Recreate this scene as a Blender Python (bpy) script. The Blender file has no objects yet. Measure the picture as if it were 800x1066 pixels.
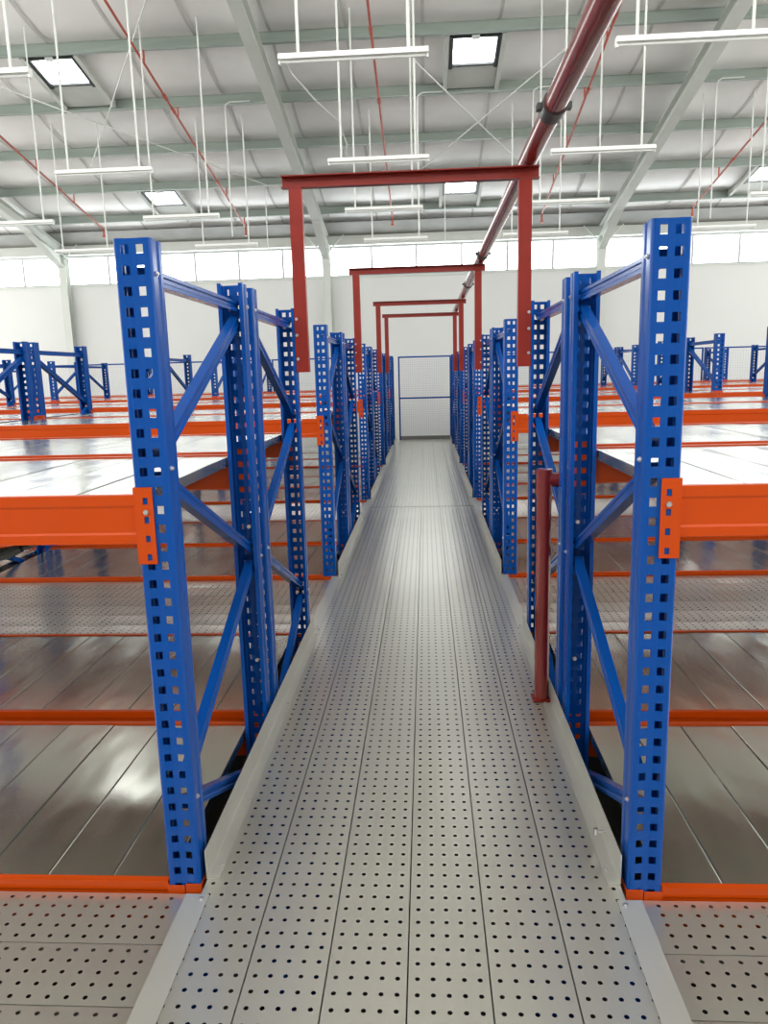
import bpy, math, random
from mathutils import Vector, Matrix
random.seed(4)
scene = bpy.context.scene
COL = scene.collection

# ------------------------------------------------------------------ helpers
class MB:
    """collects polygons; build() links them as one mesh object"""
    def __init__(s): s.v = []; s.f = []; s.m = []; s.mi = 0
    def quad(s, a, b, c, d):
        n = len(s.v); s.v += [a, b, c, d]; s.f.append((n, n+1, n+2, n+3)); s.m.append(s.mi)
    def poly(s, pts):
        n = len(s.v); s.v += list(pts); s.f.append(tuple(range(n, n+len(pts)))); s.m.append(s.mi)
    def box(s, x0, x1, y0, y1, z0, z1):
        n = len(s.v)
        s.v += [(x0,y0,z0),(x1,y0,z0),(x1,y1,z0),(x0,y1,z0),(x0,y0,z1),(x1,y0,z1),(x1,y1,z1),(x0,y1,z1)]
        for q in ((0,3,2,1),(4,5,6,7),(0,1,5,4),(1,2,6,5),(2,3,7,6),(3,0,4,7)):
            s.f.append(tuple(n+i for i in q)); s.m.append(s.mi)
    def sweep(s, prof, a, b, up=(0,0,1), caps=True, closed=True):
        """closed 2D profile (u, w) swept from a to b; w points to up"""
        a, b = Vector(a), Vector(b); t = (b-a).normalized(); up = Vector(up)
        r = t.cross(up)
        if r.length < 1e-6: r = t.cross(Vector((0,1,0)))
        r.normalize(); u = r.cross(t).normalized()
        n = len(s.v); k = len(prof)
        for p in (a, b):
            for (x, y) in prof: s.v.append(tuple(p + r*x + u*y))
        for i in range(k if closed else k-1):
            j = (i+1) % k
            s.f.append((n+i, n+k+i, n+k+j, n+j)); s.m.append(s.mi)
        if caps and closed:
            s.f.append(tuple(n+i for i in range(k))); s.m.append(s.mi)
            s.f.append(tuple(n+k+i for i in reversed(range(k)))); s.m.append(s.mi)
    def bar(s, a, b, w, h, up=(0,0,1)):
        s.sweep([(-w/2,-h/2),(w/2,-h/2),(w/2,h/2),(-w/2,h/2)], a, b, up)
    def tube(s, pts, r, seg=10):
        pts = [Vector(p) for p in pts]; rings = []
        prev = None
        for i, p in enumerate(pts):
            t = (pts[min(i+1, len(pts)-1)] - pts[max(i-1, 0)]).normalized()
            if prev is None:
                x = t.cross(Vector((0,0,1)))
                if x.length < 1e-4: x = t.cross(Vector((0,1,0)))
            else: x = prev - t*prev.dot(t)
            x.normalize(); prev = x; y = t.cross(x)
            n = len(s.v); rings.append(n)
            for k in range(seg):
                an = 2*math.pi*k/seg
                s.v.append(tuple(p + x*(r*math.cos(an)) + y*(r*math.sin(an))))
        for i in range(len(rings)-1):
            for k in range(seg):
                j = (k+1) % seg
                s.f.append((rings[i]+k, rings[i]+j, rings[i+1]+j, rings[i+1]+k)); s.m.append(s.mi)
        s.f.append(tuple(rings[0]+k for k in reversed(range(seg)))); s.m.append(s.mi)
        s.f.append(tuple(rings[-1]+k for k in range(seg))); s.m.append(s.mi)
    def mesh(s, name, mats, smooth=False):
        me = bpy.data.meshes.new(name); me.from_pydata(s.v, [], s.f)
        for m in (mats if isinstance(mats, (list, tuple)) else [mats]): me.materials.append(m)
        me.polygons.foreach_set('material_index', s.m)
        if smooth: me.polygons.foreach_set('use_smooth', [True]*len(s.f))
        me.update(); return me
    def build(s, name, mats, parent=None, smooth=False, loc=(0,0,0)):
        return put(name, s.mesh(name, mats, smooth), parent, loc)

def put(name, me, parent=None, loc=(0,0,0), rz=0):
    o = bpy.data.objects.new(name, me); COL.objects.link(o)
    o.location = loc; o.rotation_euler = (0,0,rz)
    if parent is not None: o.parent = parent
    return o
def tag(o, label=None, cat=None, group=None, kind=None):
    for k, v in (('label',label),('category',cat),('group',group),('kind',kind)):
        if v: o[k] = v
    return o
def empty(name, loc, label, cat, group=None, kind=None, rz=0):
    o = put(name, None, None, loc, rz); o.empty_display_size = .1
    return tag(o, label, cat, group, kind)

def autosmooth(me, ang=40):
    """smooth shading with hard edges kept (works on one mesh)"""
    me.polygons.foreach_set('use_smooth', [True]*len(me.polygons))
    me.set_sharp_from_angle(angle=math.radians(ang))

# ------------------------------------------------------------------ materials
def mat(name, col, rough=.5, metal=0, noise=0, nscale=8, rnoise=0, bump=0, bscale=20, stretch=(1,1,1), coat=0, emit=None, estr=0, spec=None):
    m = bpy.data.materials.new(name); m.use_nodes = True
    nt = m.node_tree; N = nt.nodes; L = nt.links; b = N['Principled BSDF']
    c = (*col, 1)
    b.inputs['Base Color'].default_value = c; b.inputs['Roughness'].default_value = rough; b.inputs['Metallic'].default_value = metal
    b.inputs['Coat Weight'].default_value = coat; b.inputs['Coat Roughness'].default_value = .08
    if spec is not None: b.inputs['Specular IOR Level'].default_value = spec
    if emit: b.inputs['Emission Color'].default_value = (*emit,1); b.inputs['Emission Strength'].default_value = estr
    if noise or rnoise or bump:
        tc = N.new('ShaderNodeTexCoord'); mp = N.new('ShaderNodeMapping'); mp.inputs['Scale'].default_value = stretch
        oi = N.new('ShaderNodeObjectInfo'); ad = N.new('ShaderNodeVectorMath'); ad.operation = 'ADD'
        L.new(tc.outputs['Object'], ad.inputs[0]); L.new(oi.outputs['Location'], ad.inputs[1]); L.new(ad.outputs[0], mp.inputs['Vector'])
        nz = N.new('ShaderNodeTexNoise'); nz.inputs['Scale'].default_value = nscale; nz.inputs['Detail'].default_value = 1.5
        L.new(mp.outputs[0], nz.inputs['Vector'])
        if noise:
            r = N.new('ShaderNodeMapRange'); r.inputs['From Min'].default_value=.0; r.inputs['From Max'].default_value=1.0; r.interpolation_type='SMOOTHSTEP'
            r.inputs['To Min'].default_value = 1-noise; r.inputs['To Max'].default_value = 1+noise
            mx = N.new('ShaderNodeVectorMath'); mx.operation = 'SCALE'; mx.inputs[0].default_value = col
            L.new(nz.outputs['Fac'], r.inputs['Value']); L.new(r.outputs[0], mx.inputs['Scale']); L.new(mx.outputs[0], b.inputs['Base Color'])
        if rnoise:
            r = N.new('ShaderNodeMapRange'); r.inputs['From Min'].default_value=.0; r.inputs['From Max'].default_value=1.0; r.interpolation_type='SMOOTHSTEP'
            r.inputs['To Min'].default_value = max(.03, rough-rnoise); r.inputs['To Max'].default_value = rough+rnoise
            L.new(nz.outputs['Fac'], r.inputs['Value']); L.new(r.outputs[0], b.inputs['Roughness'])
        if bump:
            n2 = N.new('ShaderNodeTexNoise'); n2.inputs['Scale'].default_value = bscale; n2.inputs['Detail'].default_value = 1; n2.normalize = False
            L.new(mp.outputs[0], n2.inputs['Vector'])
            bp = N.new('ShaderNodeBump'); bp.inputs['Strength'].default_value = bump; bp.inputs['Distance'].default_value = .02
            L.new(n2.outputs['Fac'], bp.inputs['Height']); L.new(bp.outputs[0], b.inputs['Normal'])
    return m
M = dict(
 blue   = mat('blue_paint', (.003,.058,.28), .18, noise=.05, nscale=6, spec=.16),
 orange = mat('orange_paint', (.46,.052,.002), .3, noise=.05, nscale=5, spec=.2),
 rust   = mat('oxide_red_paint', (.21,.017,.011), .34, noise=.12, nscale=7, spec=.25),
 pipe   = mat('red_pipe_paint', (.17,.013,.011), .2, noise=.12, nscale=9, coat=.2, spec=.4),
 thin   = mat('sprinkler_red_paint', (.40,.06,.03), .35, noise=.1),
 walk   = mat('galvanised_walkway', (.545,.54,.475), .285, .68, noise=.03, nscale=2.5),
 panel  = mat('galvanised_shelf_panel', (.50,.50,.435), .19, .9, noise=.06, nscale=3, rnoise=.05, bump=.07, bscale=3.5, stretch=(2.2,.8,1)),
 cross  = mat('galvanised_cross_deck', (.62,.61,.55), .285, .78, noise=.03, nscale=2.5),
 kick   = mat('dull_grey_kick_plate', (.20,.20,.185), .5, .2),
 zinc   = mat('zinc_angle', (.56,.56,.51), .38, .65, noise=.05, nscale=4),
 bolt   = mat('zinc_bolt', (.55,.55,.55), .3, 1),
 black  = mat('black_rubber', (.012,.012,.012), .5),
 dark   = mat('blackened_steel', (.035,.04,.04), .4, .3, noise=.3, nscale=30),
 wall   = mat('white_wall_panel', (.70,.715,.70), .75, noise=.02, nscale=1),
 steel  = mat('pale_grey_structural_paint', (.60,.63,.59), .5, noise=.05, nscale=3),
 purlin = mat('galvanised_purlin', (.27,.32,.285), .5, .15, noise=.12, nscale=4, stretch=(.4,3,3)),
 foil   = mat('white_insulation_facing', (.91,.91,.90), .42, .1, noise=.04, nscale=2, bump=.25, bscale=1.6),
 seam   = mat('insulation_seam', (.60,.60,.585), .5),
 conc   = mat('added_slab_concrete', (.42,.41,.39), .8, noise=.12, nscale=3),  # pale tone lets the added slabs bounce light up to the ceiling
 eave   = mat('eave_shade_grey', (.20,.20,.18), .6, noise=.2, nscale=2),  # grey stands in for the shadow on the last stretch of insulation
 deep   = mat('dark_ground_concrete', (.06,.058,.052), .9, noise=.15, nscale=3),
 lamp   = mat('white_enamel', (.80,.82,.80), .4),
 rod    = mat('white_conduit', (.66,.69,.66), .45),
 pane   = mat('daylit_window_pane', (.9,.93,.95), .3, emit=(.94,.98,1), estr=5.5),
 sky    = mat('daylit_skylight_pane', (.9,.93,.95), .3, emit=(.95,.98,1), estr=8.0),
 mull   = mat('grey_window_frame', (.42,.44,.44), .45),
 wire   = mat('grey_blue_wire', (.42,.45,.56), .45, .2),
)

# ------------------------------------------------------------------ layout
PX = .648                     # walkway-side post centre, +-X
BAY = 2.63                    # bay pitch in X
ROWY = [1.87 + 3.30*k for k in range(5)]
FD = 1.0; GAP = .09           # frame depth, gap between the two frames of a row
TOP = 1.755                   # post top above walkway
PW = .090; PD = .075
GROUND = -2.6
ORD = ['nearest','second','third','fourth','farthest']

# ------------------------------------------------------------------ post (perforated omega section)
def post_mesh():
    hw, hh = .019, .022; cx = .0185; r = .007
    # profile across: list of (x, y), web at y=0 facing -Y
    half = [(PW/2-r, 0)]
    for k in range(1, 4):
        a = math.pi/2*k/3
        half.append((PW/2-r+r*math.sin(a), r-r*math.cos(a)))
    half += [(PW/2, .034), (PW/2-.006, .041), (PW/2-.006, .050), (PW/2, .057), (PW/2, PD), (PW/2-.013, PD)]
    web = [-cx-hw/2, -cx+hw/2, -.004, .004, cx-hw/2, cx+hw/2]
    prof = [(-x, y) for x, y in reversed(half)] + [(x, .0025 if abs(x) < .01 else 0) for x in web] + half
    nl = len(half)
    hole_strips = {nl, nl+4}
    zs = [GROUND, -.12]
    z34 = .0295
    for k in range(36, -1, -1):   # rows of holes, from below the deck up
        zc = z34 + .05*(34-k)
        zs += [zc-hh/2, zc+hh/2]
    zs.append(TOP)
    mb = MB(); n = len(prof)
    for z in zs: mb.v += [(x, y, z) for x, y in prof]
    for j in range(len(zs)-1):
        hole_row = j >= 2 and (j % 2 == 0) and j < len(zs)-2
        for i in range(n-1):
            if hole_row and i in hole_strips: continue
            mb.f.append((j*n+i, j*n+i+1, (j+1)*n+i+1, (j+1)*n+i)); mb.m.append(0)
    me = mb.mesh('upright', M['blue'])
    return me
POST = post_mesh()
def add_post(parent, y, flip, side, label=None):
    o = put('upright', POST, parent, (0, y, 0), math.pi if flip else 0)
    s = o.modifiers.new('sheet', 'SOLIDIFY'); s.thickness = .0024; s.offset = 1
    return o

def brace_mesh(name, ya, za, yb, zb):
    mb = MB()
    prof = [(-.016,-.019),(.016,-.019),(.016,-.009),(.012,-.005),(.012,.005),(.016,.009),(.016,.019),(-.016,.019),(-.016,.009),(-.012,.005),(-.012,-.005),(-.016,-.009)]
    mb.sweep(prof, (0,ya,za), (0,yb,zb), up=(0,0,1))
    return mb.mesh(name, M['blue'])
NODE = [(1,1.655),(0,1.185),(1,.715),(0,.25),(1,-.215)]
def frame_meshes(mirror):
    yf = lambda e, d=.040: (FD-d if (e ^ mirror) else d)
    hz = brace_mesh('horizontal_brace', .035, 1.672, FD-.035, 1.672)
    dg = []
    for (e0,z0),(e1,z1) in zip(NODE, NODE[1:]):
        s = .028
        dg.append(brace_mesh('diagonal_brace', yf(e0), z0-s, yf(e1), z1+s))
    return hz, dg
FM = {m: frame_meshes(m) for m in (0,1)}
def bolt_mesh(r=.008, l=.008, ax='x'):
    mb = MB()
    d = {'x':(1,0,0),'y':(0,1,0),'z':(0,0,1)}[ax]
    mb.tube([(0,0,0), tuple(l*c for c in d)], r, 6)
    mb.tube([tuple(l*c for c in d), tuple(l*1.7*c for c in d)], r*.55, 8)
    return mb.mesh('bolt', M['bolt'])
BOLTX = bolt_mesh(.007,.005); BOLTY = bolt_mesh(ax='y', r=.008, l=.006)
def bracket_mesh(sg):
    # orange base clip: two plates on the post face with a slit, wrapped round the walkway-side corner
    mb = MB(); a = PW/2+.0035
    def pl(x0, x1): mb.box(min(x0,x1), max(x0,x1), -.0065, -.0030, -.19, -.010)
    pl(-sg*a, -sg*.0035)
    x0 = -sg*PW/2 - sg*.0028
    mb.box(min(x0, x0-sg*.003), max(x0, x0-sg*.003), -.0065, .045, -.19, -.010)
    return mb.mesh('base_bracket', M['orange'])
BRK = {s: bracket_mesh(s) for s in (-1,1)}

def upright_frame(sg, bay, row, mirror):
    X = sg*(PX + BAY*bay); Y = ROWY[row] + (FD+GAP if mirror else 0)
    which = 'rear' if mirror else 'front'
    side = 'left' if sg < 0 else 'right'
    rown = f'{ORD[row]} rack row'
    if row == 4: which = 'single'
    if bay == 0: lab = f'blue perforated upright frame along {side} edge of walkway, {which} frame of {rown}'
    else: lab = f'blue upright frame, {["","first","second","third"][bay]} in from {side} walkway edge, {which} frame of {rown}'
    o = empty('upright_frame', (X,Y,0), lab, 'rack upright', f'blue upright frames of the {rown}')
    add_post(o, 0, False, sg); add_post(o, FD, True, sg)
    hz, dg = FM[mirror]
    xo = -sg*.006
    put('horizontal_brace', hz, o, (xo,0,0))
    for d in dg: put('diagonal_brace', d, o, (xo,0,0))
    for y, rz in ((0,0),(FD,math.pi)):
        b = put('base_bracket', BRK[sg if rz == 0 else -sg], o, (0,y,0), rz); b['label'] = 'orange base bracket'
    if bay == 0 and row < 2:
        for e, z in [(0,1.672),(1,1.672)] + NODE[1:4]:
            y = FD-.022 if (e ^ mirror) else .022
            if z == 1.672: y = FD-.022 if e else .022
            put('bolt', BOLTX, o, (-sg*(PW/2+.001), y, z), math.pi if sg > 0 else 0)
        for z in ((.83,.27) if not mirror else ()):
            put('bolt', BOLTY, o, (-sg*.002, FD-.004, z), math.pi)
    return o
for sg in (-1,1):
    for row in range(5):
        for bay in range(4):
            for mirror in (0,1):
                if row == 4 and mirror: continue
                if bay == 1 and row < 1: continue
                if bay == 2 and (row < 2 or (row == 2 and (sg > 0 or not mirror)) ): continue
                if bay == 3 and (sg > 0 or row < 4): continue
                upright_frame(sg, bay, row, mirror)

# ------------------------------------------------------------------ beams
BL = BAY - PW - .010
def beam_mesh(bl):
    # front face to -Y, top lip, lower step that carries the panels; z from -.130 to 0
    prof = [(0,0),(.021,0),(.021,-.042),(.045,-.042),(.045,-.130),(0,-.130),(0,-.106),(.003,-.100),(.003,-.034),(0,-.028)]
    mb = MB()
    n = len(prof)
    for x in (-bl/2, bl/2): mb.v += [(x, y, z) for y, z in prof]
    for i in range(n):
        j = (i+1) % n; mb.f.append((i, n+i, n+j, j)); mb.m.append(0)
    mb.f.append(tuple(range(n))); mb.m.append(0); mb.f.append(tuple(n+i for i in reversed(range(n)))); mb.m.append(0)
    return mb.mesh('shelf_beam', M['orange'])
BEAM = beam_mesh(BL)
def connector_mesh(sg):
    # L plate on the post face (sg: direction from beam end towards the post) with four tear-drop slots
    mb = MB(); x0 = 0; w = .047; z0, z1 = -.184, .020; t = .004; yo = -.0068
    slots = [.020-.036-.050*k for k in range(4)]
    # plate as a grid with holes
    xs = [0, .021, .034, w]; zs = [z0]
    for c in reversed(slots): zs += [c-.009, c+.009]
    zs.append(z1)
    for y, fl in ((yo, 0), (yo+t, 1)):
        for j in range(len(zs)-1):
            for i in range(3):
                if i == 1 and j % 2 == 1: continue
                q = [(sg*xs[i],y,zs[j]),(sg*xs[i+1],y,zs[j]),(sg*xs[i+1],y,zs[j+1]),(sg*xs[i],y,zs[j+1])]
                mb.quad(*(q if (sg > 0) ^ fl else q[::-1]))
    for a, b in (((0,z0),(w,z0)),((w,z0),(w,z1)),((w,z1),(0,z1)),((0,z1),(0,z0))):
        mb.quad((sg*a[0],yo,a[1]),(sg*b[0],yo,b[1]),(sg*b[0],yo+t,b[1]),(sg*a[0],yo+t,a[1]))
    for c in slots:
        for (xa,za),(xb,zb) in (((.021,c-.009),(.034,c-.009)),((.034,c-.009),(.034,c+.009)),((.034,c+.009),(.021,c+.009)),((.021,c+.009),(.021,c-.009))):
            mb.quad((sg*xa,yo,za),(sg*xb,yo,zb),(sg*xb,yo+t,zb),(sg*xa,yo+t,za))
    mb.box(min(0,-sg*.0035), max(0,-sg*.0035), yo, .048, z0, z1)
    return mb.mesh('connector', M['orange'])
CONN = {s: connector_mesh(s) for s in (-1,1)}
PIN = bolt_mesh(r=.0075, l=.004, ax='y')
def beam(sg, bay, row, half, edge, level):
    """half 0 front shelf, 1 rear shelf; edge 0 front, 1 rear"""
    Y0 = ROWY[row] + half*(FD+GAP); Y = Y0 + edge*FD
    X = sg*(PX + BAY*(bay+.5)); Z = 1.12 if level else -.005
    side = 'left' if sg < 0 else 'right'
    bn = ['first','second','third','fourth'][bay]
    lab = f'orange {"upper" if level else "low"} beam, {bn} bay {side} of walkway, {["front","rear"][edge]} edge of {["front","rear"][half]} shelf, {ORD[row]} row'
    o = put('shelf_beam', BEAM, None, (X,Y,Z), math.pi if edge else 0)
    tag(o, lab, 'rack beam', f'orange beams of the {ORD[row]} rack row')
    for s in (-1,1):
        c = put('connector', CONN[s], o, (s*(BL/2+.0037),0,0 if level else -.030))
        if level and row < 2 and bay == 0:
            p = put('safety_bolt', PIN, c, (s*.028,-.0069,-.045), math.pi); p['label'] = 'zinc safety bolt'
# ------------------------------------------------------------------ shelf decks
def panel_mesh(w, d, name='panel'):
    mb = MB(); t = .036; r = .0025; x0, x1, y0, y1 = 0, w, 0, d
    prof = [(x0,-t),(x0,-r),(x0+r*.3,-r*.3),(x0+r,0),(x1-r,0),(x1-r*.3,-r*.3),(x1,-r),(x1,-t)]
    n = len(prof)
    for y in (y0, y1): mb.v += [(x,y,z) for x,z in prof]
    for i in range(n):
        j = (i+1) % n; mb.f.append((i, j, n+j, n+i)); mb.m.append(0)
    mb.f.append(tuple(reversed(range(n)))); mb.m.append(0); mb.f.append(tuple(n+i for i in range(n))); mb.m.append(0)
    return mb.mesh(name, M['panel'])
PD0 = FD - .048
EDG = [.700,.875] + [.875+.1965*k for k in range(1,12)] + [3.229]
PAN = {}
def deck(sg, bay, row, half, level):
    Y = ROWY[row] + half*(FD+GAP) + .024; Z = (1.12 if level else -.005) - .005
    side = 'left' if sg < 0 else 'right'; bn = ['first','second','third','fourth'][bay]
    lab = f'grey steel {"upper" if level else "low"} shelf deck, {bn} bay {side} of walkway, {["front","rear"][half]} half of {ORD[row]} rack row'
    o = empty('shelf_deck', (sg*(PX+BAY*bay),Y,Z), lab, 'shelf deck', f'smooth steel decks of the {ORD[row]} rack row')
    for a, b in zip(EDG, EDG[1:]):
        w = round(b-a-.0035, 4)
        if w not in PAN: PAN[w] = panel_mesh(w, PD0)
        x = a-PX if sg > 0 else -(b-.0035-PX)
        q = put('panel', PAN[w], o, (x+ (0), 0, random.uniform(-.0012,.0008)))
        q.rotation_euler = (0, random.uniform(-.0025,.0025), 0)
def in_view(sg, bay, row, level):
    if level: return (bay == 0) or (bay == 1 and row >= (1 if sg < 0 else 2)) or (bay == 2 and row >= 3) or (bay == 3 and sg < 0 and row == 4)
    return (bay == 0 and row < 4) or (bay == 1 and sg < 0 and row == 1)
for sg in (-1,1):
    for row in range(5):
        for bay in range(4):
            for level in (0,1):
                if not in_view(sg,bay,row,level): continue
                for half in ((0,1) if row < 4 else (0,)):
                    deck(sg,bay,row,half,level)
                    for edge in (0,1): beam(sg,bay,row,half,edge,level)

# ------------------------------------------------------------------ walkway and cross decks
def perforated(mb, x0, x1, y0, y1, z, along, npitch=.0465, crown=.0, t=.03):
    """perforated plank; holes in 5 lines running along 'x' or 'y'"""
    if along == 'y': L0, L1, W0, W1 = y0, y1, x0, x1
    else: L0, L1, W0, W1 = x0, x1, y0, y1
    wm, wh = (W0+W1)/2, (W1-W0)/2
    def P(l, w, zz=z):
        q = zz - crown*((w-wm)/wh)**2          # slightly crowned across its width
        return (w, l, q) if along == 'y' else (l, w, q)
    fl = along == 'x'
    def face(pts): mb.poly(pts if not fl else pts[::-1])
    n = int((L1-L0-.01)//npitch); ls = (L0+L1)/2 - n*npitch/2
    cw = .037; W = W1-W0; ws = (W0+W1)/2 - 2.5*cw
    face([P(L0,W0),P(L0,W1),P(ls,W1),P(ls,W0)][::-1]); e = ls+n*npitch
    face([P(e,W0),P(e,W1),P(L1,W1),P(L1,W0)][::-1])
    face([P(ls,W0),P(ls,ws),P(e,ws),P(e,W0)][::-1])
    we = ws+5*cw
    face([P(ls,we),P(ls,W1),P(e,W1),P(e,we)][::-1])
    r = .0062
    for i in range(n):
        for j in range(5):
            la, lb = ls+i*npitch, ls+(i+1)*npitch; wa, wb = ws+j*cw, ws+(j+1)*cw
            c = ((la+lb)/2, (wa+wb)/2)
            b0 = len(mb.v)
            mb.v += [P(la,wa),P(lb,wa),P(lb,wb),P(la,wb)]
            for k in range(8):
                an = math.pi*2*(k+.5)/8 + math.pi
                mb.v.append(P(c[0]+r*math.cos(an), c[1]+r*math.sin(an)))
            # corners 0:(-,-) 1:(+,-) 2:(+,+) 3:(-,+); octagon k=0.. starts at 180+22.5 deg
            o = lambda k: b0+4+(k % 8)
            for q in ((b0,o(1),o(0)), (b0,b0+1,o(2),o(1)), (b0+1,o(3),o(2)), (b0+1,b0+2,o(4),o(3)), (b0+2,o(5),o(4)), (b0+2,b0+3,o(6),o(5)), (b0+3,o(7),o(6)), (b0+3,b0,o(0),o(7))):
                mb.f.append(q if not fl else q[::-1]); mb.m.append(mb.mi)
    # turned-down flanges
    mb.quad(P(L0,W0),P(L0,W0,z-t),P(L1,W0,z-t),P(L1,W0)); mb.quad(P(L0,W1),P(L1,W1),P(L1,W1,z-t),P(L0,W1,z-t))
    mb.quad(P(L0,W0),P(L0,W1),P(L0,W1,z-t),P(L0,W0,z-t)); mb.quad(P(L1,W0),P(L1,W0,z-t),P(L1,W1,z-t),P(L1,W1))
PLW = .195
SECT = [(-1.2, 7.890), (7.910, 16.14)]
for k, (ya, yb) in enumerate(SECT):
    fl = empty('floor', (0,ya,0), ['perforated steel walkway floor, long near section','perforated steel walkway floor, far section before the gate'][k], 'floor', None, 'structure')
    mb = MB(); perforated(mb, .0018, PLW-.0018, 0, yb-ya, 0, 'y', crown=.0008); me = mb.mesh('plank', M['walk'])
    for i in range(6): put('plank', me, fl, ((i-3)*PLW, 0, 0))
# cross decks between the rows
CXL = 2.62; DZ = -.032
mb = MB(); perforated(mb, 0, CXL, .0018, PLW-.0018, 0, 'x', crown=.0028); CPL = mb.mesh('plank', M['cross'])
for sg in (-1,1):
    for k in range(5):
        y1 = 1.858 if k == 0 else ROWY[k]-.012
        side = 'left' if sg < 0 else 'right'
        where = 'in the foreground' if k == 0 else f'between {ORD[k-1]} and {ORD[k]} rack rows'
        fl = empty('floor', (0,0,DZ), f'perforated steel cross deck {side} of walkway {where}', 'floor', None, 'structure')
        for i in range(6):
            put('plank', CPL, fl, (.600 if sg > 0 else -.600-CXL, y1-(i+1)*PLW, 0))
# flat cover strips at the edges of the walkway where cross decks meet it
for sg in (-1,1):
    side = 'left' if sg < 0 else 'right'
    for k in range(5):
        y0 = -1.2 if k == 0 else ROWY[k-1]+2.13; y1 = ROWY[k]-.062
        mb = MB(); a, b = .558, .622
        mb.sweep([(a,.001),(b,.001),(b,-.036),(b+.0025,-.036),(b+.0025,.0035),(a,.0035)] if sg > 0 else [(-a,.0035),(-b-.0025,.0035),(-b-.0025,-.036),(-b,-.036),(-b,.001),(-a,.001)], (0,y0,0), (0,y1,0))
        o = mb.build('cover_strip', M['zinc'])
        where = 'in the foreground' if k == 0 else f'between {ORD[k-1]} and {ORD[k]} racks'
        tag(o, f'flat zinc cover strip on {side} walkway edge {where}', 'cover strip', 'zinc strips along the walkway')
        if k < 2:
            for yy in ((y1-.02,) if k == 0 else (y0+.03, y1-.03)):
                put('screw', bolt_mesh(.007,.003,'z'), o, (sg*.575,yy,.0036))
    # kerb angles along each rack
    for k in range(5):
        y0 = ROWY[k]+.004; y1 = ROWY[k]+(2.11 if k < 4 else 1.06)
        mb = MB(); a, b, h = .548, .585, .090
        prof = [(a,.001),(b-.002,.001),(b-.002,h),(b+.0005,h),(b+.0005,-.02),(b-.002,-.02)]
        prof = [(a,.0035),(b-.0035,.0035),(b-.002,.006),(b-.002,h),(b+.0005,h),(b+.0005,.001),(a,.001)]
        if sg < 0: prof = [(-x,y) for x,y in reversed(prof)]
        mb.sweep(prof, (0,y0,0), (0,y1,0))
        o = mb.build('kerb_angle', M['zinc'])
        tag(o, f'upstanding zinc kerb angle along {side} walkway edge beside {ORD[k]} rack row', 'kerb', 'zinc kerbs along the walkway')
        if k < 2:
            for yy in (.06, 1.15, 2.02):
                put('screw', bolt_mesh(.006,.003,'z'), o, (sg*.558, y0+yy, .0036))
            if sg > 0 and k == 0:
                mb = MB(); mb.tube([(.583,2.045,.050),(.553,2.045,.050)], .004, 8); mb.tube([(.553,2.045,.040),(.553,2.045,.060)], .006, 8)
                q = mb.build('clamp_bolt', M['bolt'], o); q['label'] = 'zinc T-headed clamp bolt'

# ------------------------------------------------------------------ red portals, main pipe, riser
def channel(w, d, t):      # C profile, web at +u side? open towards -u ; u depth d, w height w
    return [(-d/2,-w/2),(d/2,-w/2),(d/2,w/2),(-d/2,w/2),(-d/2,w/2-t),(d/2-t,w/2-t),(d/2-t,-w/2+t),(-d/2,-w/2+t)]
PORT = [ROWY[0]+2.03, ROWY[1]+2.03, ROWY[2]+2.03, ROWY[3]+.94]
HZ0, HZ1 = 2.332, 2.390
for k, Y in enumerate(PORT):
    nm = ['nearest','second','third','farthest'][k]
    o = empty('pipe_support_portal', (0,Y,0), f'rust red goalpost shaped steel portal spanning the walkway, {nm} of four', 'steel portal', 'red portals over the walkway')
    mb = MB()
    # header channel, web away from the camera, flanges towards it
    W, D, T = HZ1-HZ0, .045, .005
    prof = [(D/2,-W/2),(D/2,W/2),(-D/2,W/2),(-D/2,W/2-T),(D/2-T,W/2-T),(D/2-T,-W/2+T),(-D/2,-W/2+T),(-D/2,-W/2)]
    prof = [(-x,y) for x,y in prof][::-1]
    mb.sweep(prof, (-.635,0,(HZ0+HZ1)/2), (.635,0,(HZ0+HZ1)/2))
    mb.build('crossbeam', M['rust'], o)
    for sg in (-1,1):
        mb = MB(); x0, x1 = sg*.534, sg*.599
        xa, xb = min(x0,x1), max(x0,x1)
        # leg: C channel, web to camera
        mb.box(xa, xb, -.020, -.015, 1.433, HZ0-.001); mb.box(xa, xa+.005, -.015, .022, 1.433, HZ0-.001); mb.box(xb-.005, xb, -.015, .022, 1.433, HZ0-.001)
        lg = mb.build('leg', M['rust'], o)
        if k < 2:
            for z in (1.50, 1.62, 1.70):
                b = put('bolt', BOLTY, lg, (sg*.588,-.0205,z), math.pi); b['label'] = 'zinc bolt'
# main sprinkler pipe on the portals
o = empty('main_pipe', (.59,-1,2.437), 'thick dark red sprinkler main pipe lying on the red portals over the walkway', 'pipe')
def pipe_seg(ya, yb, x=0., r=.0445):
    mb = MB(); mb.tube([(0,ya+1,0),(0,yb+1,0)], r, 24); me = mb.mesh('pipe', M['pipe']); autosmooth(me); return put('pipe', me, o)
pipe_seg(-1, 3.215); pipe_seg(3.225, 6.9); pipe_seg(6.91, 13.2)
def coupling(y, m='dark'):
    mb = MB(); mb.tube([(0,y+1-.055,0),(0,y+1-.035,0),(0,y+1+.035,0),(0,y+1+.055,0)], .052, 20)
    for s in (-1,1): mb.box(s*.050, s*.068, y+1-.02, y+1+.02, -.012, .012) if s > 0 else mb.box(-.068,-.050, y+1-.02, y+1+.02, -.012, .012)
    me = mb.mesh('coupling', M[m]); autosmooth(me)
    q = put('coupling', me, o); q['label'] = 'blackened grooved coupling'
coupling(3.22); coupling(6.905); coupling(9.2)
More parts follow.
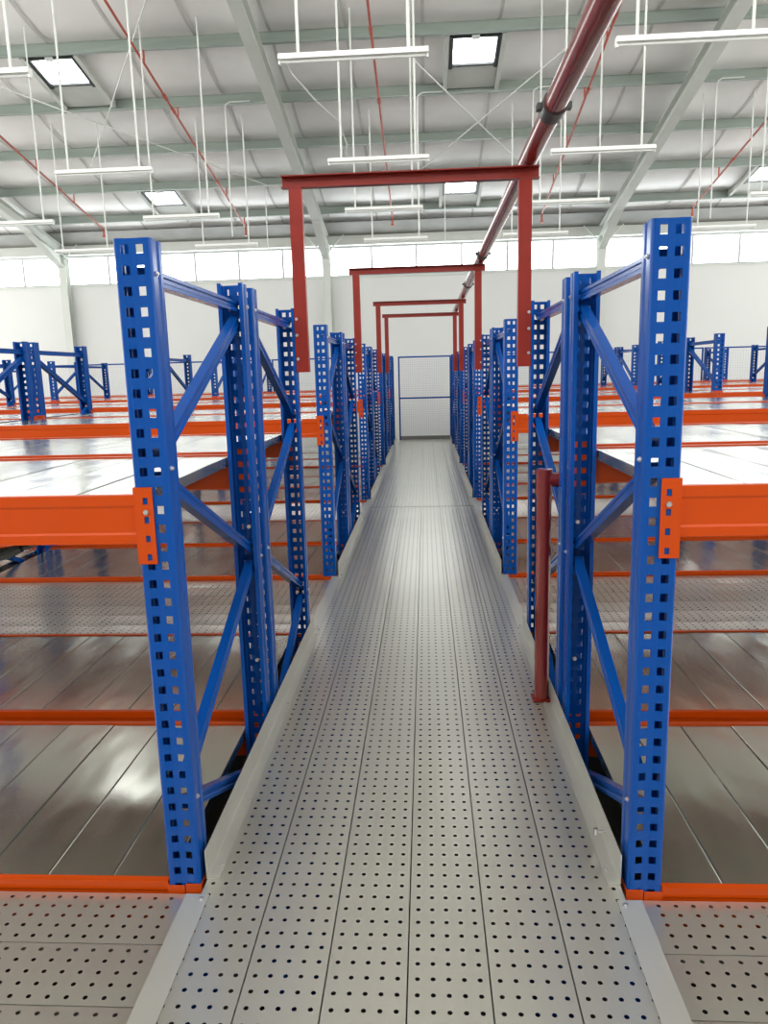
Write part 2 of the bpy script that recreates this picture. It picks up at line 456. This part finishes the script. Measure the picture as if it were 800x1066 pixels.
# riser
o = empty('riser_pipe', (.548,3.07,0), 'short red riser pipe with tee top standing at right walkway kerb', 'pipe')
mb = MB(); mb.tube([(0,0,.004),(0,0,.925)], .031, 24); me = mb.mesh('pipe', M['pipe']); autosmooth(me); put('pipe', me, o)
mb = MB(); mb.tube([(0,0,.905),(0,0,.925)], .0345, 24); mb.tube([(0,0,.920),(0,0,1.012)], .0335, 24)
mb.tube([(.0,0,.966),(.070,0,.966)], .030, 20); me = mb.mesh('tee', M['pipe']); autosmooth(me); put('tee', me, o)
mb = MB(); mb.tube([(.070,0,.966),(.085,0,.966)], .024, 16); me = mb.mesh('side_outlet', M['pipe']); autosmooth(me); put('side_outlet', me, o)
mb = MB(); mb.box(-.040,.033,-.040,.040,.0042,.010); mb.build('base_plate', M['rust'], o)

# black strap under the left upper deck
mb = MB()
pts = [(-.93,1.99,1.071),(-.955,1.985,1.01),(-1.0,1.98,.985),(-1.06,1.975,.962),(-1.13,1.97,.952),(-1.22,1.97,.965),(-1.30,1.975,1.0),(-1.34,1.98,1.071)]
mb.tube(pts, .0085, 8); mb.tube([(-1.075,1.97,.962),(-1.11,1.965,.945),(-1.15,1.965,.935)], .014, 8)
me = mb.mesh('cable_strap', M['black']); autosmooth(me)
tag(put('cable_strap', me), 'black cable strap drooping under the nearest left upper shelf', 'strap')

# ------------------------------------------------------------------ gate and fence at the far end
FY = 16.16
def mesh_grid(mb, x0, x1, z0, z1, y, p=.05, r=.0022):
    n = int((x1-x0)/p)
    for i in range(1,n): 
        x = x0+(x1-x0)*i/n; mb.box(x-r, x+r, y-r, y+r, z0, z1)
    n = int((z1-z0)/p)
    for i in range(1,n):
        z = z0+(z1-z0)*i/n; mb.box(x0, x1, y-r, y+r, z-r, z+r)
o = empty('mesh_gate', (0,FY,0), 'blue framed wire mesh gate closing the far end of the walkway', 'gate')
GX0, GX1 = -.512, .615
mb = MB(); w = .032
mb.box(GX0, GX0+w, -.016, .016, .002, 1.775); mb.box(GX1-w, GX1, -.016, .016, .002, 1.775); mb.box(GX0+w, GX1-w, -.016, .016, 1.743, 1.775)
mb.build('gate_frame', M['blue'], o)
mb = MB(); mb.box(GX0+w, GX1-w, -.014, .014, .878, .912); mb.build('middle_rail', M['blue'], o)
for za, zb in ((.088,.878),(.912,1.743)):
    mb = MB(); mesh_grid(mb, GX0+w, GX1-w, za, zb, 0, .045, .0020); mb.build('wire_mesh', M['wire'], o)
mb = MB(); mb.box(GX0+w+.001, GX1-w-.001, -.012, .012, .002, .084); q = mb.build('kick_plate', M['kick'], o); q['label'] = 'grey kick plate'
for sg in (-1,1):
    for b in range(4 if sg < 0 else 3):
        x0 = PX-.03+BAY*b; x1 = x0+BAY-.02
        xa, xb = (x0,x1) if sg > 0 else (-x1,-x0)
        side = 'left' if sg < 0 else 'right'
        o = empty('mesh_fence', (xa,FY,0), f'wire mesh fence with blue top rail, {["first","second","third","fourth"][b]} panel {side} of the far gate', 'fence', 'mesh fence behind the racks')
        L = xb-xa; mb = MB(); mb.box(0, L, -.014, .014, 1.762, 1.792); mb.build('top_rail', M['blue'], o)
        mb = MB(); mb.box(0,.03,-.014,.014,-.06,1.762); mb.build('fence_post', M['blue'], o)
        mb = MB(); mb.box(L-.03,L,-.014,.014,-.06,1.762); mb.build('fence_post', M['blue'], o)
        mb = MB(); mesh_grid(mb, .03, L-.03, .05, 1.762, 0, .05, .0016); mb.build('wire_mesh', M['wire'], o)

# ------------------------------------------------------------------ building shell
YW = 20.5; SL = -.1985; XL, XR = -15.0, 15.0; YB = -5.0
def zr(y, z0=4.95): return z0 + SL*(y-YW)
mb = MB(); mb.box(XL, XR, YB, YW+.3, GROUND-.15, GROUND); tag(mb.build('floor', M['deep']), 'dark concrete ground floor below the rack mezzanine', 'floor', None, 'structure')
for sg in (-1,1):
    mb = MB(); x0, x1 = .600+CXL+.01, 14.9
    mb.box(*((x0,x1) if sg > 0 else (-x1,-x0)), YB, 16.3, -.22, -.16)  # added slab, closes the void so light stays out below the decks
    tag(mb.build('floor', M['conc']), f'light-blocking slab added far out {"left" if sg<0 else "right"} under the racks', 'floor', None, 'structure')
mb = MB(); mb.box(-3.22, 3.22, YB, .66, -.22, -.16); tag(mb.build('floor', M['conc']), 'light-blocking slab added behind the viewpoint', 'floor', None, 'structure')  # out of view, added to seal the gap below against light
# back wall with a band of window openings
WZ0, WZ1 = 4.00, 4.74
mb = MB(); mb.box(XL, XR, YW, YW+.2, GROUND, WZ0); mb.box(XL, XR, YW, YW+.2, WZ1, 5.15)
tag(mb.build('wall_back', M['wall']), 'white panelled far wall', 'wall', None, 'structure')
for nm, xa, xb in (('blocker_wall_left', XL-.2, XL), ('blocker_wall_right', XR, XR+.2)):  # unseen low walls, added to keep outside light from under the decks
    mb = MB(); mb.box(xa, xb, YB, YW+.2, GROUND, .9); tag(mb.build(nm, M['wall']), None, None, None, 'structure')
mb = MB(); mb.box(XL-.2, XR+.2, YB-.2, YB, GROUND, 5.0); tag(mb.build('blocker_wall_front', M['wall']), None, None, None, 'structure')  # unseen wall, added to cut the light arriving from behind the camera
COLX = [-9.6-7.12, -9.6, -2.49, 4.65, 11.78]
# windows: one framed pane per 1.187 m
PWI = 7.12/6; wn = 1
x = -2.49 - PWI*9
while x < 11.5:
    o = empty(f'window_{wn}', (x,YW,WZ0), None, None, None, 'structure'); wn += 1
    mb = MB(); f = .028
    mb.box(0, f, -.01, .10, 0, WZ1-WZ0); mb.box(PWI-f, PWI, -.01, .10, 0, WZ1-WZ0); mb.box(f, PWI-f, -.01, .10, 0, f); mb.box(f, PWI-f, -.01, .10, WZ1-WZ0-f, WZ1-WZ0)
    mb.build('window_frame', M['mull'], o)
    mb = MB(); mb.box(f, PWI-f, .04, .05, f, WZ1-WZ0-f); mb.build('window_pane', M['pane'], o)
    x += PWI
# eave gutter beam, sill flashing
mb = MB(); mb.box(XL, XR, YW-.22, YW-.012, WZ1+.02, WZ1+.26); tag(mb.build('eave_beam', M['steel']), 'pale grey eave beam above the window band', 'beam', None, 'structure')
mb = MB(); mb.box(XL, XR, YW-.035, YW-.012, WZ0-.05, WZ0-.01); tag(mb.build('trim_1', M['steel']), None, None, None, 'structure')
mb = MB(); ya, yb = YW-1.02, YW-.2  # added dark strip, paints the shade between last purlin and eave beam
mb.sweep([(XL,0),(XR,0),(XR,.004),(XL,.004)], (0,ya,zr(ya)+.02), (0,yb,zr(yb)+.0)); tag(mb.build('eave_shade_strip', M['eave']), None, None, None, 'structure')
# columns
for i, cx in enumerate(COLX[1:]):
    mb = MB(); y0 = YW-.26; ht = zr(y0,4.70)
    mb.box(cx-.10, cx+.10, y0, y0+.012, GROUND, ht); mb.box(cx-.10, cx+.10, y0+.228, y0+.24, GROUND, ht); mb.box(cx-.005, cx+.005, y0+.012, y0+.228, GROUND, ht)
    tag(mb.build('column', M['steel']), None, None, None, 'structure')
# rafters: haunched I sections following the roof slope
for cx in COLX[1:]:
    mb = MB(); n = 14
    ya, yb = 3.0, YW-.02
    for (h0, h1, wd) in ((0,.014,.20),(.236,.25,.20)):
        mb.sweep([(-wd/2,h0),(wd/2,h0),(wd/2,h1),(-wd/2,h1)], (cx,ya,zr(ya,4.69)), (cx,yb,zr(yb,4.69)))
    mb.sweep([(-.005,.014),(.005,.014),(.005,.236),(-.005,.236)], (cx,ya,zr(ya,4.69)), (cx,yb,zr(yb,4.69)))
    # haunch
    yh = 18.6
    b = [(yh,zr(yh,4.69)),(yb-.25,zr(yb-.25,4.69)),(yb-.25,zr(yb-.25,4.69)-.30)]
    mb.poly([(cx-.006,y,z) for y,z in b]); mb.poly([(cx+.006,y,z) for y,z in reversed(b)])
    mb.sweep([(-.10,-.012),(.10,-.012),(.10,0),(-.10,0)], (cx,yh,b[0][1]), (cx,yb-.25,b[2][1]))
    tag(mb.build('rafter', M['steel']), None, None, None, 'structure')
    # stay bars under the eave
    o = empty('knee_brace', (cx,0,0), f'pair of thin grey stay bars at head of the column {["at far left","left of centre","right of centre","at far right"][COLX[1:].index(cx)]}', 'brace', 'stay bars at the column heads')
    for s in (-1,1):
        m2 = MB(); yq = YW-.35
        m2.tube([(s*.11,yq,4.60),(s*.50,yq,zr(yq,4.93))], .016, 8); m2.build('stay', M['rod'], o)
# purlins
PY = [12.62+1.578*k for k in range(-5,6)]
for y in PY:
    z = zr(y); mb = MB(); t = .004; h = .185
    mb.box(XL, XR, y-.004, y, z+.0, z+h); mb.box(XL, XR, y-.075, y-.004, z, z+t); mb.box(XL, XR, y-.079, y-.075, z, z+.02); mb.box(XL, XR, y, y+.07, z+h-t, z+h)
    tag(mb.build('purlin', M['purlin']), None, None, None, 'structure')
# insulation lining, sagging between purlins, with seams
mb = MB(); xs = [XL + (XR-XL)*i/50 for i in range(51)]
edges = [YB-.2] + PY + [YW+.25]
rows = []
for a, b in zip(edges, edges[1:]):
    k = 8
    for i in range(k):
        t = i/k; y = a+(b-a)*t
        rows.append((y, .195 - .11*math.sin(math.pi*t)**.8 * (1 if b-a < 3 else .3)))
rows.append((edges[-1], .195))
n = len(xs)
for y, dz in rows:
    for i, x in enumerate(xs):
        mb.v.append((x, y, zr(y)+dz + .012*math.sin(x*2.1+y*.7)*(1 if dz < .18 else 0)))
for j in range(len(rows)-1):
    for i in range(n-1):
        mb.f.append((j*n+i, j*n+i+1, (j+1)*n+i+1, (j+1)*n+i)); mb.m.append(0)
me = mb.mesh('ceiling', M['foil'], True)
cl = put('ceiling', me); tag(cl, 'white foil insulated sloping roof lining', 'ceiling', None, 'structure')
x = -12.9
while x < 13:
    mb = MB()
    for j in range(len(rows)-1):
        (y, d), (y2, d2) = rows[j], rows[j+1]
        if y < 6: continue
        z, z2 = zr(y)+d-.016, zr(y2)+d2-.016
        mb.quad((x,y,z),(x,y2,z2),(x+.05,y2,z2),(x+.05,y,z))
    mb.build('seam', M['seam'], cl)
    x += 1.18
# roof skylights
wn = 31
for sx in (-5.87, .93, 7.68):
    for r, yp in enumerate((PY[5], PY[8])):
        ya = yp+.10; yb = ya+.80; ye = yp+1.578-.08
        o = empty(f'window_{wn}', (sx,0,0), f'square roof skylight in dark trim', None, None, 'structure'); wn += 1
        zz = .06
        def q(mb, x0, x1, y0, y1, lo, hi):
            mb.sweep([(x0,lo),(x1,lo),(x1,hi),(x0,hi)], (0,y0,zr(y0)), (0,y1,zr(y1)))
        mb = MB(); q(mb,-.33,.33,ya+.05,yb-.10,zz-.004,zz+.004); mb.build('skylight_pane', M['sky'], o)
        mb = MB(); 
        q(mb,-.40,-.34,ya,yb,zz-.03,zz+.05); q(mb,.34,.40,ya,yb,zz-.03,zz+.05); q(mb,-.34,.34,ya,ya+.04,zz-.03,zz+.05); q(mb,-.34,.34,yb-.09,yb-.05,zz-.03,zz+.05)
        mb.build('skylight_frame', M['dark'], o)
        mb = MB(); q(mb,-.48,-.41,ya-.05,ye,zz-.05,zz+.08); q(mb,.41,.48,ya-.05,ye,zz-.05,zz+.08); q(mb,-.40,.40,yb-.04,ye,zz+.0,zz+.03); mb.build('skylight_trim', M['steel'], o)
        mb = MB(); q(mb,-.06,.06,ya-.04,ya+.035,zz-.06,zz-.031); mb.build('opener', M['lamp'], o)

# ------------------------------------------------------------------ services in the roof
FIX = [(6.46,[-3.72,-.47,2.19]), (9.40,[-3.78,-.45,2.17]), (12.06,[-6.35,-3.70,-.53,2.28,5.55]), (14.70,[-6.45,-3.69,-.45,2.16,5.55])]
ROWN = ['nearest','second','third','farthest']
for r, (y, cols) in enumerate(FIX):
    for cx in cols:
        i = {-6:0,-3:1,-4:1,0:2,2:3,5:4,6:4}.get(int(math.floor(cx)) if cx > 0 else int(cx), 2)
        nm = ['far left','left','over the walkway','right','far right'][i]
        where = f'{nm} one' if i != 2 else 'one over the walkway'
        o = empty('batten_light', (cx,y,3.90), f'slim white hanging batten light, {where} in the {ROWN[r]} row of lights', 'ceiling light', 'hanging batten lights')
        mb = MB(); mb.sweep([(-.045,0),(.045,0),(.03,.045),(-.03,.045)], (-.60,0,0), (.60,0,0)); mb.build('housing', M['lamp'], o)
        mb = MB(); mb.tube([(-.58,0,-.010),(.58,0,-.010)], .013, 10); mb.box(-.60,-.585,-.02,.02,-.03,-.001); mb.box(.585,.60,-.02,.02,-.03,-.001); mb.build('tube', M['lamp'], o)
        zt = zr(y)+.09-3.90
        for s in (-.44,.44):
            mb = MB(); mb.tube([(s,0,.045),(s,0,zt)], .013, 8); mb.build('hanger_rod', M['rod'], o)
# thin sprinkler branch pipes under the roof, each ending in a dropper
for i, (x, y0, y1) in enumerate([(-7.76,9,18.75),(-4.28,5,18.95),(-.66,5,18.7),(2.9,5,18.85),(6.40,9,18.8)]):
    o = empty('sprinkler_pipe', (x,0,0), f'thin red sprinkler pipe under the roof, {["leftmost","second from left","middle","second from right","rightmost"][i]} of five', 'pipe', 'thin red sprinkler pipes')
    mb = MB(); mb.tube([(0,y0,zr(y0,4.75)),(0,y1,zr(y1,4.75))], .020, 12); me = mb.mesh('pipe', M['thin']); autosmooth(me); put('pipe', me, o)
    for yj in (13.9, 12.1 if i != 1 else 13.5, 16.6):
        mb = MB(); mb.tube([(0,yj-.07,zr(yj-.07,4.75)),(0,yj+.07,zr(yj+.07,4.75))], .031, 12); me = mb.mesh('coupling', M['thin']); autosmooth(me); put('coupling', me, o)
    for yp in PY[2:]:
        if y0 < yp < y1: mb = MB(); mb.box(-.012,.012,yp-.05,yp-.03,zr(yp,4.75)+.015,zr(yp)); mb.build('hanger', M['thin'], o)
    z = zr(y1,4.75); mb = MB(); mb.tube([(0,y1,z),(0,y1+.03,z-.03),(0,y1+.03,z-.16)], .022, 10); mb.tube([(0,y1+.03,z-.16),(0,y1+.03,z-.21)], .035, 10)
    me = mb.mesh('sprinkler_head', M['thin']); autosmooth(me); put('sprinkler_head', me, o)
# roof bracing rods
for i, (a, b, lab) in enumerate([((-.25,12.75),(2.25,16.9),'one crossing rightward'),((2.45,12.75),(-.1,16.9),'one crossing leftward'),
                         ((-3.7,11.3),(-7.0,16.4),'one at upper left'),((-7.6,12.5),(-3.2,17.2),'one crossing it at upper left')]):
    mb = MB(); mb.tube([(a[0],a[1],zr(a[1],4.90-.05*(i%2))),(b[0],b[1],zr(b[1],4.90-.05*(i%2)))], .012, 8)
    tag(mb.build('bracing_rod', M['rod']), f'thin diagonal roof bracing rod, {lab}', 'brace', 'roof bracing rods')
# conduits: curved drops from the purlins
for i, (x, y) in enumerate([(-3.4,14.1),(.0,14.1),(2.0,14.1),(5.1,14.1),(-3.4,17.3),(.55,17.3)]):
    z = zr(y); mb = MB()
    mb.tube([(x,y-.05,3.95),(x,y-.05,z-.10),(x+.02,y-.05,z-.05),(x+.09,y-.05,z-.013),(x+.45,y-.05,z-.012)], .012, 8)
    lab = f'thin white conduit drop bent under the {"lower" if y > 15 else "upper"} roof purlin, {["far left","centre left","centre right","far right","left","centre"][i]}'
    tag(mb.build('conduit', M['rod']), lab, 'conduit', 'white conduit drops')
# loose white cable beside the left rafter
mb = MB(); mb.tube([(-2.15,12.75,6.45),(-2.05,13.2,6.30),(-1.75,13.9,6.10),(-1.45,14.6,5.98),(-1.38,15.4,5.82),(-1.45,16.0,5.72)], .014, 8)
tag(mb.build('cable', M['rod']), 'loose white cable hanging beside the roof rafter left of centre', 'cable')

# ------------------------------------------------------------------ light
w = bpy.data.worlds.new('daylight'); scene.world = w; w.use_nodes = True
bg = w.node_tree.nodes['Background']; bg.inputs['Color'].default_value = (1,.985,.945,1); bg.inputs['Strength'].default_value = 3.3

# ------------------------------------------------------------------ camera
F, yaw, pit, rol, H = 773.6, math.radians(3.3944), math.radians(-10.4913), math.radians(-1.5102), 1.4118
fw = Vector((-math.sin(yaw)*math.cos(pit), math.cos(yaw)*math.cos(pit), math.sin(pit)))
rt = Vector((math.cos(yaw), math.sin(yaw), 0)); up = rt.cross(fw)
r2 = rt*math.cos(rol)+up*math.sin(rol); u2 = -rt*math.sin(rol)+up*math.cos(rol)
cd = bpy.data.cameras.new('camera'); cam = bpy.data.objects.new('camera', cd); COL.objects.link(cam)
cd.sensor_fit = 'VERTICAL'; cd.sensor_height = 24; cd.lens = F/1066*24; cd.clip_start = .05; cd.clip_end = 200
m = Matrix((r2, u2, -fw)).transposed().to_4x4(); m.translation = Vector((.064,0,H)); cam.matrix_world = m
scene.camera = cam
vs = scene.view_settings; scene.display_settings.display_device = 'sRGB'
vs.view_transform = 'Standard'; vs.look = 'None'; vs.gamma = 1; vs.use_curve_mapping = False; vs.exposure = 0.28
cy = scene.cycles; cy.max_bounces = 10; cy.diffuse_bounces = 6; cy.glossy_bounces = 6; cy.caustics_reflective = False; cy.caustics_refractive = False; cy.use_denoising = True; cy.denoiser = 'OPENIMAGEDENOISE'; cy.denoising_input_passes = 'RGB_ALBEDO_NORMAL'; cy.denoising_prefilter = 'ACCURATE'; cy.sample_clamp_indirect = 6
